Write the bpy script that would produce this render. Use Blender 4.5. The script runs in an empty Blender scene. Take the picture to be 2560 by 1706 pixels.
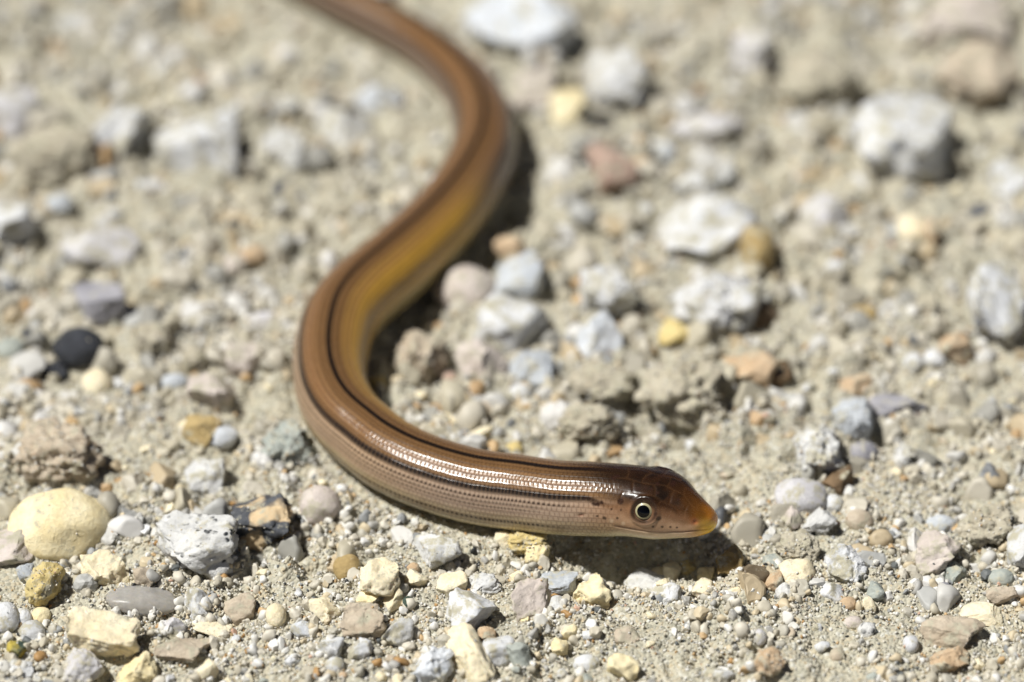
import bpy, bmesh, math, random
import numpy as np
from mathutils import Vector

MM = 0.001                      # everything below is worked out in millimetres
rng = np.random.default_rng(7)
random.seed(7)
scene = bpy.context.scene
COL = scene.collection

# ------------------------------------------------------------------ camera
ELEV = math.radians(36.0)       # camera looks down at the sand by this angle
D0 = 403.0                      # mm from lens to the sand in the middle of the picture
LENS, SENSOR, IW, IH = 136.0, 36.0, 2560.0, 1706.0
FPX = LENS / SENSOR * IW
CAM = np.array([0.0, -D0 * math.cos(ELEV), D0 * math.sin(ELEV)])
FWD = np.array([0.0, math.cos(ELEV), -math.sin(ELEV)])
UP = np.array([0.0, math.sin(ELEV), math.cos(ELEV)])
RIGHT = np.array([1.0, 0.0, 0.0])

def ray(px, py):
    d = FWD + RIGHT * ((px - IW / 2) / FPX) - UP * ((py - IH / 2) / FPX)
    return d

def at_z(px, py, z):
    d = ray(px, py)
    t = (z - CAM[2]) / d[2]
    return CAM + d * t

def mmpx(p):
    return float(np.dot(np.asarray(p) - CAM, FWD)) / FPX

cam_data = bpy.data.cameras.new('camera')
cam = bpy.data.objects.new('camera', cam_data)
COL.objects.link(cam)
cam.location = Vector(CAM * MM)
cam.rotation_euler = (math.pi / 2 - ELEV, 0, 0)
cam_data.lens = LENS
cam_data.sensor_width = SENSOR
cam_data.clip_start = 0.005
cam_data.clip_end = 50.0
cam_data.dof.use_dof = True
FOCUS = at_z(1609, 1320, 5.6)
cam_data.dof.focus_distance = float(np.dot(FOCUS - CAM, FWD)) * MM
cam_data.dof.aperture_fstop = 12.0
cam_data.dof.aperture_blades = 9
scene.camera = cam

# ------------------------------------------------------------------ light
SUN_EL, SUN_AZ = 61.0, -101.0   # azimuth clockwise from +Y (away from the camera)
el, az = math.radians(SUN_EL), math.radians(SUN_AZ)
to_sun = Vector((math.sin(az) * math.cos(el), math.cos(az) * math.cos(el), math.sin(el)))
world = bpy.data.worlds.new('World')
scene.world = world
world.use_nodes = True
wn = world.node_tree
sky = wn.nodes.new('ShaderNodeTexSky')
sky.sky_type = 'NISHITA'
sky.sun_disc = False
sky.sun_elevation = el
sky.sun_rotation = az
sky.air_density = 0.25
sky.dust_density = 0.5
sky.ozone_density = 0.0
bg = wn.nodes['Background']
wn.links.new(sky.outputs[0], bg.inputs[0])
bg.inputs[1].default_value = 0.05
sun_data = bpy.data.lights.new('sun', 'SUN')
sun_data.energy = 5.0
sun_data.angle = math.radians(3.0)
sun_data.color = (1.0, 0.98, 0.93)
sun = bpy.data.objects.new('sun', sun_data)
COL.objects.link(sun)
sun.location = to_sun * 1.0
sun.rotation_euler = to_sun.to_track_quat('Z', 'Y').to_euler()

scene.view_settings.view_transform = 'Standard'
scene.view_settings.look = 'None'
scene.view_settings.gamma = 1.0
scene.view_settings.use_curve_mapping = False
scene.view_settings.exposure = 0.2
scene.render.engine = 'CYCLES'

# ------------------------------------------------------------------ numpy noise
_perm = np.random.default_rng(3).permutation(256)
_perm = np.concatenate([_perm, _perm, _perm])
_g = np.random.default_rng(4).normal(size=(256, 3))
_g /= np.linalg.norm(_g, axis=1)[:, None]

def perlin(x, y, z):
    x, y, z = np.broadcast_arrays(np.asarray(x, float), y, z)
    xi, yi, zi = np.floor(x).astype(int), np.floor(y).astype(int), np.floor(z).astype(int)
    xf, yf, zf = x - xi, y - yi, z - zi
    xi &= 255; yi &= 255; zi &= 255
    f = lambda t: t * t * t * (t * (t * 6 - 15) + 10)
    u, v, w = f(xf), f(yf), f(zf)
    def gr(dx, dy, dz):
        h = _perm[_perm[_perm[xi + dx] + yi + dy] + zi + dz]
        g = _g[h]
        return g[..., 0] * (xf - dx) + g[..., 1] * (yf - dy) + g[..., 2] * (zf - dz)
    L = lambda a, b, t: a + (b - a) * t
    x00 = L(gr(0,0,0), gr(1,0,0), u); x10 = L(gr(0,1,0), gr(1,1,0), u)
    x01 = L(gr(0,0,1), gr(1,0,1), u); x11 = L(gr(0,1,1), gr(1,1,1), u)
    return L(L(x00, x10, v), L(x01, x11, v), w) * 1.5

def sstep(a, b, x):
    t = np.clip((x - a) / (b - a), 0, 1)
    return t * t * (3 - 2 * t)

def lin(c):
    c = np.asarray(c, float) / 255.0
    return np.where(c <= 0.04045, c / 12.92, ((c + 0.055) / 1.055) ** 2.4)

# ------------------------------------------------------------------ mesh helpers
def mesh_np(name, verts, faces, smooth=True):
    me = bpy.data.meshes.new(name)
    verts = np.ascontiguousarray(verts, dtype=np.float32)
    faces = np.ascontiguousarray(faces, dtype=np.int32)
    n = faces.shape[1]
    me.vertices.add(len(verts)); me.vertices.foreach_set('co', verts.ravel())
    me.loops.add(faces.size); me.loops.foreach_set('vertex_index', faces.ravel())
    me.polygons.add(len(faces))
    me.polygons.foreach_set('loop_start', np.arange(0, faces.size, n, dtype=np.int32))
    me.polygons.foreach_set('loop_total', np.full(len(faces), n, dtype=np.int32))
    me.polygons.foreach_set('use_smooth', np.full(len(faces), smooth, dtype=bool))
    me.update(calc_edges=True)
    return me

def obj(name, me, mat, parent=None, link=True):
    o = bpy.data.objects.new(name, me)
    if mat is not None:
        me.materials.append(mat)
    if link:
        COL.objects.link(o)
    if parent is not None:
        o.parent = parent
    return o

def tag(o, label, cat, group=None):
    o['label'] = label; o['category'] = cat
    if group: o['group'] = group

_ico = {}
def ico(n):
    if n not in _ico:
        bm = bmesh.new()
        bmesh.ops.create_icosphere(bm, subdivisions=n, radius=1.0)
        v = np.array([q.co[:] for q in bm.verts]); f = np.array([[q.index for q in p.verts] for p in bm.faces])
        bm.free()
        _ico[n] = (v, f)
    return _ico[n]

# ------------------------------------------------------------------ materials
def nodes_of(m):
    m.use_nodes = True
    nt = m.node_tree
    return nt, nt.nodes['Principled BSDF'], nt.nodes, nt.links

def rgba(c, k=1.0):
    l = lin(c) * k
    return (float(l[0]), float(l[1]), float(l[2]), 1.0)

SAND = (206, 200, 176)
DESAT = 0.66
def pale(c, sat=None):
    c = np.asarray(c, float); g = c @ np.array([.3, .59, .11]); sat = DESAT if sat is None else sat
    return tuple(g + (c - g) * sat)

def stone_mat(name, c1, c2, dust=0.35, speck=0.0, rough=0.75, vein=None, trans=0.0, k=0.9, sss=0.0, scale=1.0, sat=None):
    c1, c2 = pale(c1, sat), pale(c2, sat); c2 = tuple(0.35 * np.array(c1) + 0.65 * np.array(c2))
    m = bpy.data.materials.new(name)
    nt, bs, N, L = nodes_of(m)
    tc = N.new('ShaderNodeTexCoord'); oi = N.new('ShaderNodeObjectInfo')
    off = N.new('ShaderNodeVectorMath'); off.operation = 'MULTIPLY_ADD'
    cmb = N.new('ShaderNodeCombineXYZ')
    for i in range(3): L.new(oi.outputs['Random'], cmb.inputs[i])
    off.inputs[1].default_value = (0.4, 0.7, 0.3)
    L.new(cmb.outputs[0], off.inputs[0]); L.new(tc.outputs['Object'], off.inputs[2])
    def noise(s, d=4, r=0.6):
        n = N.new('ShaderNodeTexNoise'); n.inputs['Scale'].default_value = s * 1000 * scale
        n.inputs['Detail'].default_value = d; n.inputs['Roughness'].default_value = r
        L.new(off.outputs[0], n.inputs['Vector']); return n
    def ramp(src, p0, p1):
        r = N.new('ShaderNodeMapRange'); r.inputs[1].default_value = p0; r.inputs[2].default_value = p1
        r.interpolation_type = 'SMOOTHSTEP'; L.new(src, r.inputs[0]); return r.outputs[0]
    def mix(fac, a, b):
        x = N.new('ShaderNodeMix'); x.data_type = 'RGBA'
        if isinstance(fac, float): x.inputs[0].default_value = fac
        else: L.new(fac, x.inputs[0])
        for v, i in ((a, 6), (b, 7)):
            if isinstance(v, tuple): x.inputs[i].default_value = v
            else: L.new(v, x.inputs[i])
        return x.outputs[2]
    n1 = noise(0.30, 6, 0.65)
    col = mix(ramp(n1.outputs[0], 0.38, 0.64), rgba(c1, k), rgba(c2, k))
    if vein is not None:
        n3 = noise(0.22, 3, 0.5)
        col = mix(ramp(n3.outputs[0], 0.52, 0.60), col, rgba(vein, k))
    if dust > 0:
        n2 = noise(0.55, 8, 0.75)
        col = mix(ramp(n2.outputs[0], 0.60 - dust * 0.32, 0.72 - dust * 0.32), col, rgba(SAND, 0.76))
    if speck > 0:
        vo = N.new('ShaderNodeTexVoronoi'); vo.inputs['Scale'].default_value = 1000.0 * 1.1
        L.new(off.outputs[0], vo.inputs['Vector'])
        f = ramp(vo.outputs['Distance'], speck * 0.55, speck * 0.35)
        n4 = noise(0.5, 2, 0.5)
        g = ramp(n4.outputs[0], 0.45, 0.6)
        mu = N.new('ShaderNodeMath'); mu.operation = 'MULTIPLY'; L.new(f, mu.inputs[0]); L.new(g, mu.inputs[1])
        col = mix(mu.outputs[0], col, rgba((38, 42, 46)))
    n5 = noise(2.2, 7, 0.72)
    hv = N.new('ShaderNodeMapRange'); hv.inputs[1].default_value = 0.25; hv.inputs[2].default_value = 0.75
    hv.inputs[3].default_value = 0.80; hv.inputs[4].default_value = 1.15; L.new(n5.outputs[0], hv.inputs[0])
    hs = N.new('ShaderNodeHueSaturation'); L.new(col, hs.inputs['Color']); L.new(hv.outputs[0], hs.inputs['Value'])
    L.new(hs.outputs[0], bs.inputs['Base Color'])
    bs.inputs['Roughness'].default_value = rough
    bs.inputs['Specular IOR Level'].default_value = 0.35
    bp = N.new('ShaderNodeBump'); bp.inputs['Distance'].default_value = 0.00030; bp.inputs['Strength'].default_value = 0.9
    L.new(n5.outputs[0], bp.inputs['Height']); L.new(bp.outputs[0], bs.inputs['Normal'])
    if trans > 0:
        bs.inputs['Transmission Weight'].default_value = trans
        bs.inputs['IOR'].default_value = 1.3
        bp.inputs['Strength'].default_value = 0.15
    if sss > 0:
        bs.inputs['Subsurface Weight'].default_value = sss
        bs.inputs['Subsurface Radius'].default_value = (1.0, 0.75, 0.4)
        bs.inputs['Subsurface Scale'].default_value = 0.0009
    return m

M = {
 'white':  stone_mat('white_limestone', (236,237,238), (208,211,216), 0.42, k=0.9),
 'cream':  stone_mat('cream_stone', (244,232,200), (230,212,170), 0.22, sss=0.15, k=1.0, sat=0.9),
 'creamy': stone_mat('yellowish_cream_stone', (247,234,194), (234,212,156), 0.18, k=1.0, sat=0.95),
 'gwhite': stone_mat('grey_white_stone', (230,230,227), (204,205,205), 0.42, k=0.9),
 'speck':  stone_mat('speckled_stone', (230,229,224), (204,204,202), 0.25, speck=0.75),
 'blue':   stone_mat('blue_grey_stone', (206,213,220), (168,177,188), 0.3),
 'bluew':  stone_mat('blue_white_stone', (230,235,242), (196,206,218), 0.3, k=0.92),
 'dark':   stone_mat('dark_grey_stone', (98,102,110), (52,56,66), 0.22, vein=(226,200,160)),
 'slate':  stone_mat('purple_grey_slate', (178,175,184), (118,118,130), 0.2),
 'black':  stone_mat('black_stone', (66,70,80), (34,37,44), 0.10),
 'tan':    stone_mat('tan_stone', (218,196,164), (192,166,130), 0.32),
 'orange': stone_mat('orange_tan_stone', (226,190,146), (206,166,118), 0.35, sat=0.75),
 'brown':  stone_mat('brown_stone', (150,114,72), (104,76,42), 0.18),
 'pink':   stone_mat('pinkish_stone', (228,211,198), (208,188,172), 0.4),
 'red':    stone_mat('salmon_stone', (206,164,140), (190,146,122), 0.3),
 'lilac':  stone_mat('lilac_grey_stone', (226,223,226), (204,199,203), 0.4, k=0.9),
 'ochre':  stone_mat('ochre_stone', (204,172,104), (170,136,72), 0.25, sat=0.75),
 'yellow': stone_mat('yellow_stone', (238,212,130), (218,184,96), 0.3, sat=0.75),
 'green':  stone_mat('dark_green_stone', (66,88,76), (88,104,78), 0.06, vein=(200,180,84), sat=0.8),
 'gsage':  stone_mat('sage_grey_stone', (188,196,184), (150,160,150), 0.25),
 'sand':   stone_mat('packed_sand', (208,196,166), (176,162,130), 0.4, rough=0.95),
 'quartz': stone_mat('clouded_quartz', (214,208,198), (192,186,178), 0.05, rough=0.2, trans=0.45, sss=0.4),
 'glint':  stone_mat('added_glint_crystal', (230,230,228), (214,214,214), 0.0, rough=0.04, trans=0.6),
 'smoky':  stone_mat('smoky_quartz', (140,118,86), (104,84,58), 0.05, rough=0.2, trans=0.3),
}

def grain_mat(name, cols):
    m = bpy.data.materials.new(name)
    nt, bs, N, L = nodes_of(m)
    oi = N.new('ShaderNodeObjectInfo')
    cr = N.new('ShaderNodeValToRGB'); cr.color_ramp.interpolation = 'CONSTANT'
    e = cr.color_ramp.elements
    e[0].position = 0; e[0].color = rgba(cols[0][1], .72)
    e[1].position = cols[1][0]; e[1].color = rgba(cols[1][1], .72)
    for p, c in cols[2:]:
        q = e.new(p); q.color = rgba(c, .72)
    L.new(oi.outputs['Random'], cr.inputs[0]); L.new(cr.outputs[0], bs.inputs['Base Color'])
    bs.inputs['Roughness'].default_value = 0.55
    bs.inputs['Specular IOR Level'].default_value = 0.4
    return m
M['grain'] = grain_mat('sand_grain', [(0.0,(212,204,184)), (0.20,(228,221,204)), (0.38,(202,197,182)), (0.50,(238,235,226)), (0.64,(190,188,182)),
            (0.71,(222,206,174)), (0.79,(244,242,236)), (0.905,(212,180,134)), (0.928,(164,166,166)), (0.955,(190,150,98)),
            (0.968,(104,108,108)), (0.982,(50,52,54)), (0.991,(222,184,160))])
M['caked'] = grain_mat('caked_gravel', [(0.0,(200,192,170)), (0.24,(184,178,162)), (0.40,(212,205,188)), (0.56,(170,168,160)), (0.66,(222,220,214)), (0.76,(204,186,154)),
            (0.86,(196,196,192)), (0.91,(232,230,226)), (0.95,(196,164,122)), (0.975,(140,142,144)), (0.99,(96,98,102))])

def ground_mat():
    m = bpy.data.materials.new('sandy_ground')
    nt, bs, N, L = nodes_of(m)
    tc = N.new('ShaderNodeTexCoord')
    def noise(s, d, r):
        n = N.new('ShaderNodeTexNoise'); n.inputs['Scale'].default_value = s * 1000
        n.inputs['Detail'].default_value = d; n.inputs['Roughness'].default_value = r
        L.new(tc.outputs['Object'], n.inputs['Vector']); return n
    def ramp(src, stops):
        r = N.new('ShaderNodeValToRGB'); e = r.color_ramp.elements
        e[0].position, e[0].color = stops[0][0], rgba(stops[0][1], .72)
        e[1].position, e[1].color = stops[-1][0], rgba(stops[-1][1], .72)
        for p, c in stops[1:-1]:
            q = e.new(p); q.color = rgba(c, .72)
        L.new(src, r.inputs[0]); return r.outputs[0]
    a = ramp(noise(0.16, 6, 0.7).outputs[0], [(0.28,(158,160,152)), (0.42,(192,191,172)), (0.58,(208,205,184)), (0.68,(210,200,170)), (0.78,(206,186,150))])
    vo = N.new('ShaderNodeTexVoronoi'); vo.inputs['Scale'].default_value = 2600
    L.new(tc.outputs['Object'], vo.inputs['Vector'])
    sep = N.new('ShaderNodeSeparateColor'); L.new(vo.outputs['Color'], sep.inputs[0])
    b = ramp(sep.outputs[0], [(0.0,(150,146,134)), (0.25,(206,198,178)), (0.55,(220,213,194)), (0.85,(208,186,150)), (0.95,(240,238,230))])
    mx = N.new('ShaderNodeMix'); mx.data_type = 'RGBA'; mx.inputs[0].default_value = 0.5
    L.new(a, mx.inputs[6]); L.new(b, mx.inputs[7]); L.new(mx.outputs[2], bs.inputs['Base Color'])
    bs.inputs['Roughness'].default_value = 0.95
    bs.inputs['Specular IOR Level'].default_value = 0.15
    bp = N.new('ShaderNodeBump'); bp.inputs['Distance'].default_value = 0.0003; bp.inputs['Strength'].default_value = 0.8
    bp.invert = True
    L.new(vo.outputs['Distance'], bp.inputs['Height']); L.new(bp.outputs[0], bs.inputs['Normal'])
    return m
M['ground'] = ground_mat()

# ------------------------------------------------------------------ the lizard's spine, from the tail to the snout
# (px, py, width in px) where the body lies on the sand; z of the spine follows from the radius
BODY_PX = [(905,29,112),(995,76,112),(1068,122,116),(1126,171,128),(1178,232,142),(1208,305,156),(1207,383,166),(1171,462,171),
           (1117,537,176),(1048,610,183),(970,680,189),(895,745,192),(850,802,192),(829,868,190),(824,935,186),(838,1000,186),
           (870,1052,186),(922,1098,186),(974,1137,188),(1049,1174,188),(1176,1214,190)]
HEAD_PX = [(1290,1232,192),(1400,1245,188),(1497,1249,188),(1587,1254,177),(1646,1263,171),(1676,1268,162),(1700,1275,146),
           (1721,1285,124),(1750,1297,94),(1772,1303,68),(1784,1306,48),(1790,1307,30),(1793,1308,6)]
HEAD_LIFT = [0.5,1.3,1.9,2.2,2.3,2.3,2.35,2.4,2.45,2.5,2.5,2.5,2.5]   # mm the throat is off the sand
spine, rad = [], []
for x, y, w in BODY_PX:
    r = 3.5
    for _ in range(4):
        p = at_z(x, y, r - 0.35); r = 0.5 * w * mmpx(p)
    spine.append(p); rad.append(r)
Rn = rad[-1]
z_low0 = -0.35
for (x, y, w), lift in zip(HEAD_PX, HEAD_LIFT):
    zc = z_low0 + lift + Rn * 0.97 - (0.7 if w < 100 else 0.0) * (100 - w) / 100
    p = at_z(x, y, zc); spine.append(p); rad.append(0.5 * w * mmpx(p))
# the tail goes on outside the picture
tail = [(-118,102,0.5,0.15),(-106,104,0.75,0.45),(-90,102,1.1,0.85),(-72,96,1.6,1.35),(-54,88,1.95,1.75),(-36,78.5,2.25,2.1)]
spine = [np.array([a,b,c]) for a,b,c,_ in tail] + spine
rad = [d for *_, d in tail] + rad
spine = np.array(spine); rad = np.array(rad)
NB = len(tail) + len(BODY_PX)

def catmull(P, n):
    P = np.vstack([2 * P[0] - P[1], P, 2 * P[-1] - P[-2]])
    out = []
    for i in range(1, len(P) - 2):
        p0, p1, p2, p3 = P[i - 1], P[i], P[i + 1], P[i + 2]
        # centripetal parameters keep unevenly spaced points from overshooting
        d01 = max(np.linalg.norm(p1[:3] - p0[:3]), 1e-6) ** 0.5
        d12 = max(np.linalg.norm(p2[:3] - p1[:3]), 1e-6) ** 0.5
        d23 = max(np.linalg.norm(p3[:3] - p2[:3]), 1e-6) ** 0.5
        t0, t1, t2, t3 = 0, d01, d01 + d12, d01 + d12 + d23
        t = np.linspace(t1, t2, n, endpoint=(i == len(P) - 3))[:, None]
        A1 = (t1 - t) / (t1 - t0) * p0 + (t - t0) / (t1 - t0) * p1
        A2 = (t2 - t) / (t2 - t1) * p1 + (t - t1) / (t2 - t1) * p2
        A3 = (t3 - t) / (t3 - t2) * p2 + (t - t2) / (t3 - t2) * p3
        B1 = (t2 - t) / (t2 - t0) * A1 + (t - t0) / (t2 - t0) * A2
        B2 = (t3 - t) / (t3 - t1) * A2 + (t - t1) / (t3 - t1) * A3
        out.append((t2 - t) / (t2 - t1) * B1 + (t - t1) / (t2 - t1) * B2)
    return np.vstack(out)

Q = catmull(np.column_stack([spine, rad]), 60)
seg = np.linalg.norm(np.diff(Q[:, :3], axis=0), axis=1)
cum = np.concatenate([[0], np.cumsum(seg)]); TOTAL = cum[-1]
def along(s_from_tip):
    a = TOTAL - np.asarray(s_from_tip)
    return np.stack([np.interp(a, cum, Q[:, i]) for i in range(4)], axis=-1)
# stations: distance from the snout tip
s = [0.0]
while s[-1] < TOTAL:
    d = s[-1]
    s.append(d + (0.02 + 0.03 * d if d < 2 else 0.085 if d < 45 else 0.22 if d < 120 else 0.5))
s = np.array(s[:-1] + [TOTAL])
ST = along(s)
C, R = ST[:, :3].copy(), ST[:, 3].copy()
# smooth the spine a little (not the very tip)
for _ in range(12):
    k = np.clip(s[1:-1] / 4.0, 0, 1)[:, None]
    C[1:-1] += 0.4 * k * (0.5 * (C[:-2] + C[2:]) - C[1:-1])
    R[1:-1] += 0.4 * k[:, 0] * (0.5 * (R[:-2] + R[2:]) - R[1:-1])
BODY_XY = along(np.arange(0, TOTAL, 0.5))          # for keeping stones clear of it

# ------------------------------------------------------------------ ground
PITS = [  # px, py, radius mm, depth mm : hollows in the sand
 (1610,1395,3.2,2.8),(1500,1385,2.6,2.6),(1730,1405,2.8,2.4),(1850,1420,2.0,1.6),(1590,1035,2.6,4.0),(1700,1065,2.2,3.2),(202,523,1.9,2.6),(1005,800,2.6,2.3),
 (960,850,2.2,2.0),(1090,720,2.4,1.6),(1190,640,2.8,2.6),(1275,520,2.8,2.6),(1310,400,2.4,2.2),(1310,300,2.2,2.0),(1330,1120,2.2,1.0),(1400,1100,1.8,1.2),
 (2190,1090,1.8,1.4),(2360,1085,1.2,1.4),(1340,950,1.2,1.0),(2100,1160,1.4,1.2),(275,1668,1.5,1.8),(590,380,1.6,1.6),(1460,120,2.2,1.8),(2540,190,2.2,1.8)]
PITS = [(at_z(a, b, 0)[:2], r, d) for a, b, r, d in PITS]

def body_dist(x, y):
    """distance in plan from the spine minus the radius"""
    x = np.asarray(x, float); y = np.asarray(y, float)
    best = np.full(x.shape, 1e9); lift = np.zeros(x.shape)
    for bx, by, bz, br in BODY_XY[::2]:
        dd = np.hypot(x - bx, y - by) - br
        m = dd < best
        best = np.where(m, dd, best); lift = np.where(m, bz - br, lift)
    return best, lift

def height(x, y, fine=True):
    x = np.asarray(x, float); y = np.asarray(y, float)
    h = 1.0 * perlin(x / 17, y / 17, 3.1) + 0.7 * perlin(x / 7.0, y / 7.0, 8.7)
    wx = x + 0.9 * perlin(x / 2.5, y / 2.5, 51.0); wy = y + 0.9 * perlin(x / 2.5, y / 2.5, 77.0)
    rough = sstep(-0.35, 0.35, perlin(x / 16, y / 16, 20.3) + 0.35 * sstep(-35, 0, y) - 0.12)
    # packed lumps with creases between them
    h += (0.6 + 2.0 * rough) * (np.abs(perlin(wx / 6.0, wy / 6.0, 1.3)) - 0.3) * 1.3
    h += (0.35 + 0.8 * rough) * (np.abs(perlin(wx / 2.6, wy / 2.6, 14.3)) - 0.3) * 1.3
    if fine:
        h += (0.22 + 0.48 * rough) * perlin(x / 1.5, y / 1.5, 5.5)
        h += (0.16 + 0.32 * rough) * perlin(x / 0.78, y / 0.78, 7.9)
        h += 0.11 * perlin(x / 0.36, y / 0.36, 9.9)
    for (c, r, d) in PITS:
        h = h - d * np.exp(-((x - c[0]) ** 2 + (y - c[1]) ** 2) / (r * r))
    return h

def carve(h, x, y):
    bd, lift = body_dist(x, y)
    top = np.where(bd < 0, np.minimum(lift, 0.4) - 0.05 - 0.25 * perlin(x / 1.2, y / 1.2, 2.2), 1e3)
    edge = np.clip(bd, 0, None)
    lim = np.minimum(lift, 0.6) + 0.05 + edge * 0.9
    return np.where(bd < 0, np.minimum(h, top), np.minimum(h, lim))

def axis(lo, hi, step, far):
    a = list(np.arange(lo, hi + 1e-6, step)); up, dn, d = [], [], step
    p = a[-1]
    while p < far: d *= 1.16; p += d; up.append(p)
    d, p = step, a[0]
    while p > -far: d *= 1.16; p -= d; dn.append(p)
    return np.array(dn[::-1] + a + up)
gx = axis(-72, 72, 0.25, 3000); gy = np.concatenate([axis(-66, 12, 0.25, 3000)])
gy = gy[gy <= 12]; 
gy2 = [12.0]; d = 0.25
while gy2[-1] < 92: d = min(d * 1.01, 0.4); gy2.append(gy2[-1] + d)
while gy2[-1] < 3000: d *= 1.16; gy2.append(gy2[-1] + d)
gy = np.concatenate([gy, gy2[1:]])
GX, GY = np.meshgrid(gx, gy)
inner = (np.abs(GX) < 130) & (GY > -120) & (GY < 150)
GZ = np.zeros_like(GX)
hh = height(GX[inner], GY[inner]); GZ[inner] = carve(hh, GX[inner], GY[inner])
outer = ~inner
GZ[outer] = 1.0 * perlin(GX[outer] / 17, GY[outer] / 17, 3.1) + 3.0 * perlin(GX[outer] / 160, GY[outer] / 160, 0.4) * sstep(130, 400, np.hypot(GX[outer], GY[outer]))
# crumbs push sideways so lumps overhang a little, as packed sand does
ny, nx = GX.shape
dx = np.where(inner, 0.22 * perlin(GX / 1.3, GY / 1.3, 31.0), 0); dy = np.where(inner, 0.22 * perlin(GX / 1.3, GY / 1.3, 47.0), 0)
verts = np.column_stack([(GX + dx).ravel(), (GY + dy).ravel(), GZ.ravel()]) * MM
idx = np.arange(nx * ny).reshape(ny, nx)
faces = np.column_stack([idx[:-1, :-1].ravel(), idx[:-1, 1:].ravel(), idx[1:, 1:].ravel(), idx[1:, :-1].ravel()])
ground = obj('ground', mesh_np('ground', verts, faces), M['ground'])
ground['kind'] = 'structure'

def gz(x, y):
    """height of the built sand under one point"""
    i = np.clip(np.searchsorted(gx, x), 1, nx - 1); j = np.clip(np.searchsorted(gy, y), 1, ny - 1)
    return GZ[j, i]
def gz_mean(x, y, r):
    a = np.linspace(0, 2 * math.pi, 9)[:-1]
    return float(np.mean([gz(x, y)] + [gz(x + r * math.cos(t), y + r * math.sin(t)) for t in a]))

# ------------------------------------------------------------------ stones
def rock_mesh(name, seed, dims, kind='rock', sub=4):
    """dims are full lengths in mm; kind shapes the surface"""
    g = np.random.default_rng(seed)
    v, f = ico(sub); v = v.copy()
    o = g.uniform(0, 60, 3)
    nz = lambda s_: perlin(v0[:, 0] * s_ + o[0], v0[:, 1] * s_ + o[1], v0[:, 2] * s_ + o[2])
    v0 = v.copy()
    if kind == 'smooth':
        ncut, lo, hi, amps = 3, .86, .97, ((1.1, .10), (2.5, .03), (9, .012))
    elif kind == 'chip':
        ncut, lo, hi, amps = 13, .50, .86, ((1.3, .15), (4, .08), (9, .04), (20, .018))
    elif kind == 'clod':
        ncut, lo, hi, amps = 4, .75, .95, ((1.7, .26), (4.2, .17), (9, .11), (19, .06))
    elif kind == 'crag':
        ncut, lo, hi, amps = 9, .52, .85, ((1.6, .22), (4, .13), (9, .06), (18, .03))
    else:
        ncut, lo, hi, amps = 11, .56, .90, ((1.3, .16), (3.4, .10), (8, .05), (19, .02))
    if kind in ('clod', 'crag', 'rock', 'chip'):
        sgn = np.array([1, 1, 1.0])
        p = 3.2 if kind != 'clod' else 2.4         # boxier than a ball
        v *= (1 / (np.abs(v) ** p).sum(1) ** (1 / p))[:, None]
    for _ in range(ncut):
        n = g.normal(size=3); n /= np.linalg.norm(n); d = g.uniform(lo, hi)
        ex = np.maximum(v @ n - d, 0); v -= ex[:, None] * n
    disp = np.zeros(len(v))
    for s_, a in amps: disp += a * nz(s_)
    v *= (1 + disp)[:, None]
    ext = v.max(0) - v.min(0); mid = (v.max(0) + v.min(0)) / 2
    v = (v - mid) / ext * np.asarray(dims)
    return mesh_np(name, v * MM, f), v

placed = []          # (x, y, radius) in plan
cap_pts = []         # points on clods and stones that carry loose grains
NAME = {'clod': 'sand_clod', 'smooth': 'pebble', 'chip': 'stone_chip', 'crag': 'rough_stone', 'rock': 'stone'}
def put_stone(i, px, py, w, h, mat, kind, label, yaw=0.0, sink=0.36, group=None, cat=None, flat=1.0, tilt=None):
    g = np.random.default_rng(1000 + i)
    p = at_z(px, py, 0.5)
    m = mmpx(p)
    W = 1.12 * w * m; D = 1.32 * h * m; Hh = 1.06 * h * m * flat
    if kind == 'clod': Hh *= 1.0; sink = min(sink, 0.22)
    Hh = min(Hh, 1.05 * max(W, D))
    for _ in range(6):
        zc = gz_mean(p[0], p[1], 0.3 * min(W, D)) + Hh * (0.5 - sink)
        p = at_z(px, py, zc)
    sub = 5 if (kind != 'smooth' and w > 85 and py > 850) else 4 if w > 40 else 3
    name = NAME[kind]
    if kind == 'rock' and w > 100: name = 'rock'
    me, v = rock_mesh(name, 500 + i, (W, D, Hh), kind, sub)
    o = obj(name, me, M[mat])
    o.location = Vector(p * MM)
    t = tilt if tilt is not None else (g.uniform(-.14, .14), g.uniform(-.14, .14))
    o.rotation_euler = (t[0], t[1], math.radians(yaw))
    tag(o, label, cat or {'clod': 'sand clod', 'smooth': 'pebble'}.get(kind, 'stone'), group)
    placed.append((p[0], p[1], 0.5 * max(W, D)))
    # loose grains on its upper side
    mw = np.array(o.rotation_euler.to_matrix())
    wv = v @ mw.T + p
    up = v[:, 2] > Hh * 0.02
    frac = {'clod': 0.55, 'crag': 0.06, 'rock': 0.03, 'chip': 0.02, 'smooth': 0.03}[kind]
    want = int(frac * W * D * (9 if kind == 'clod' else 6))
    ids = np.flatnonzero(up)
    if want and len(ids):
        cap_pts.append(wv[g.choice(ids, min(want, len(ids)), replace=False)])
    return o

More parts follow.
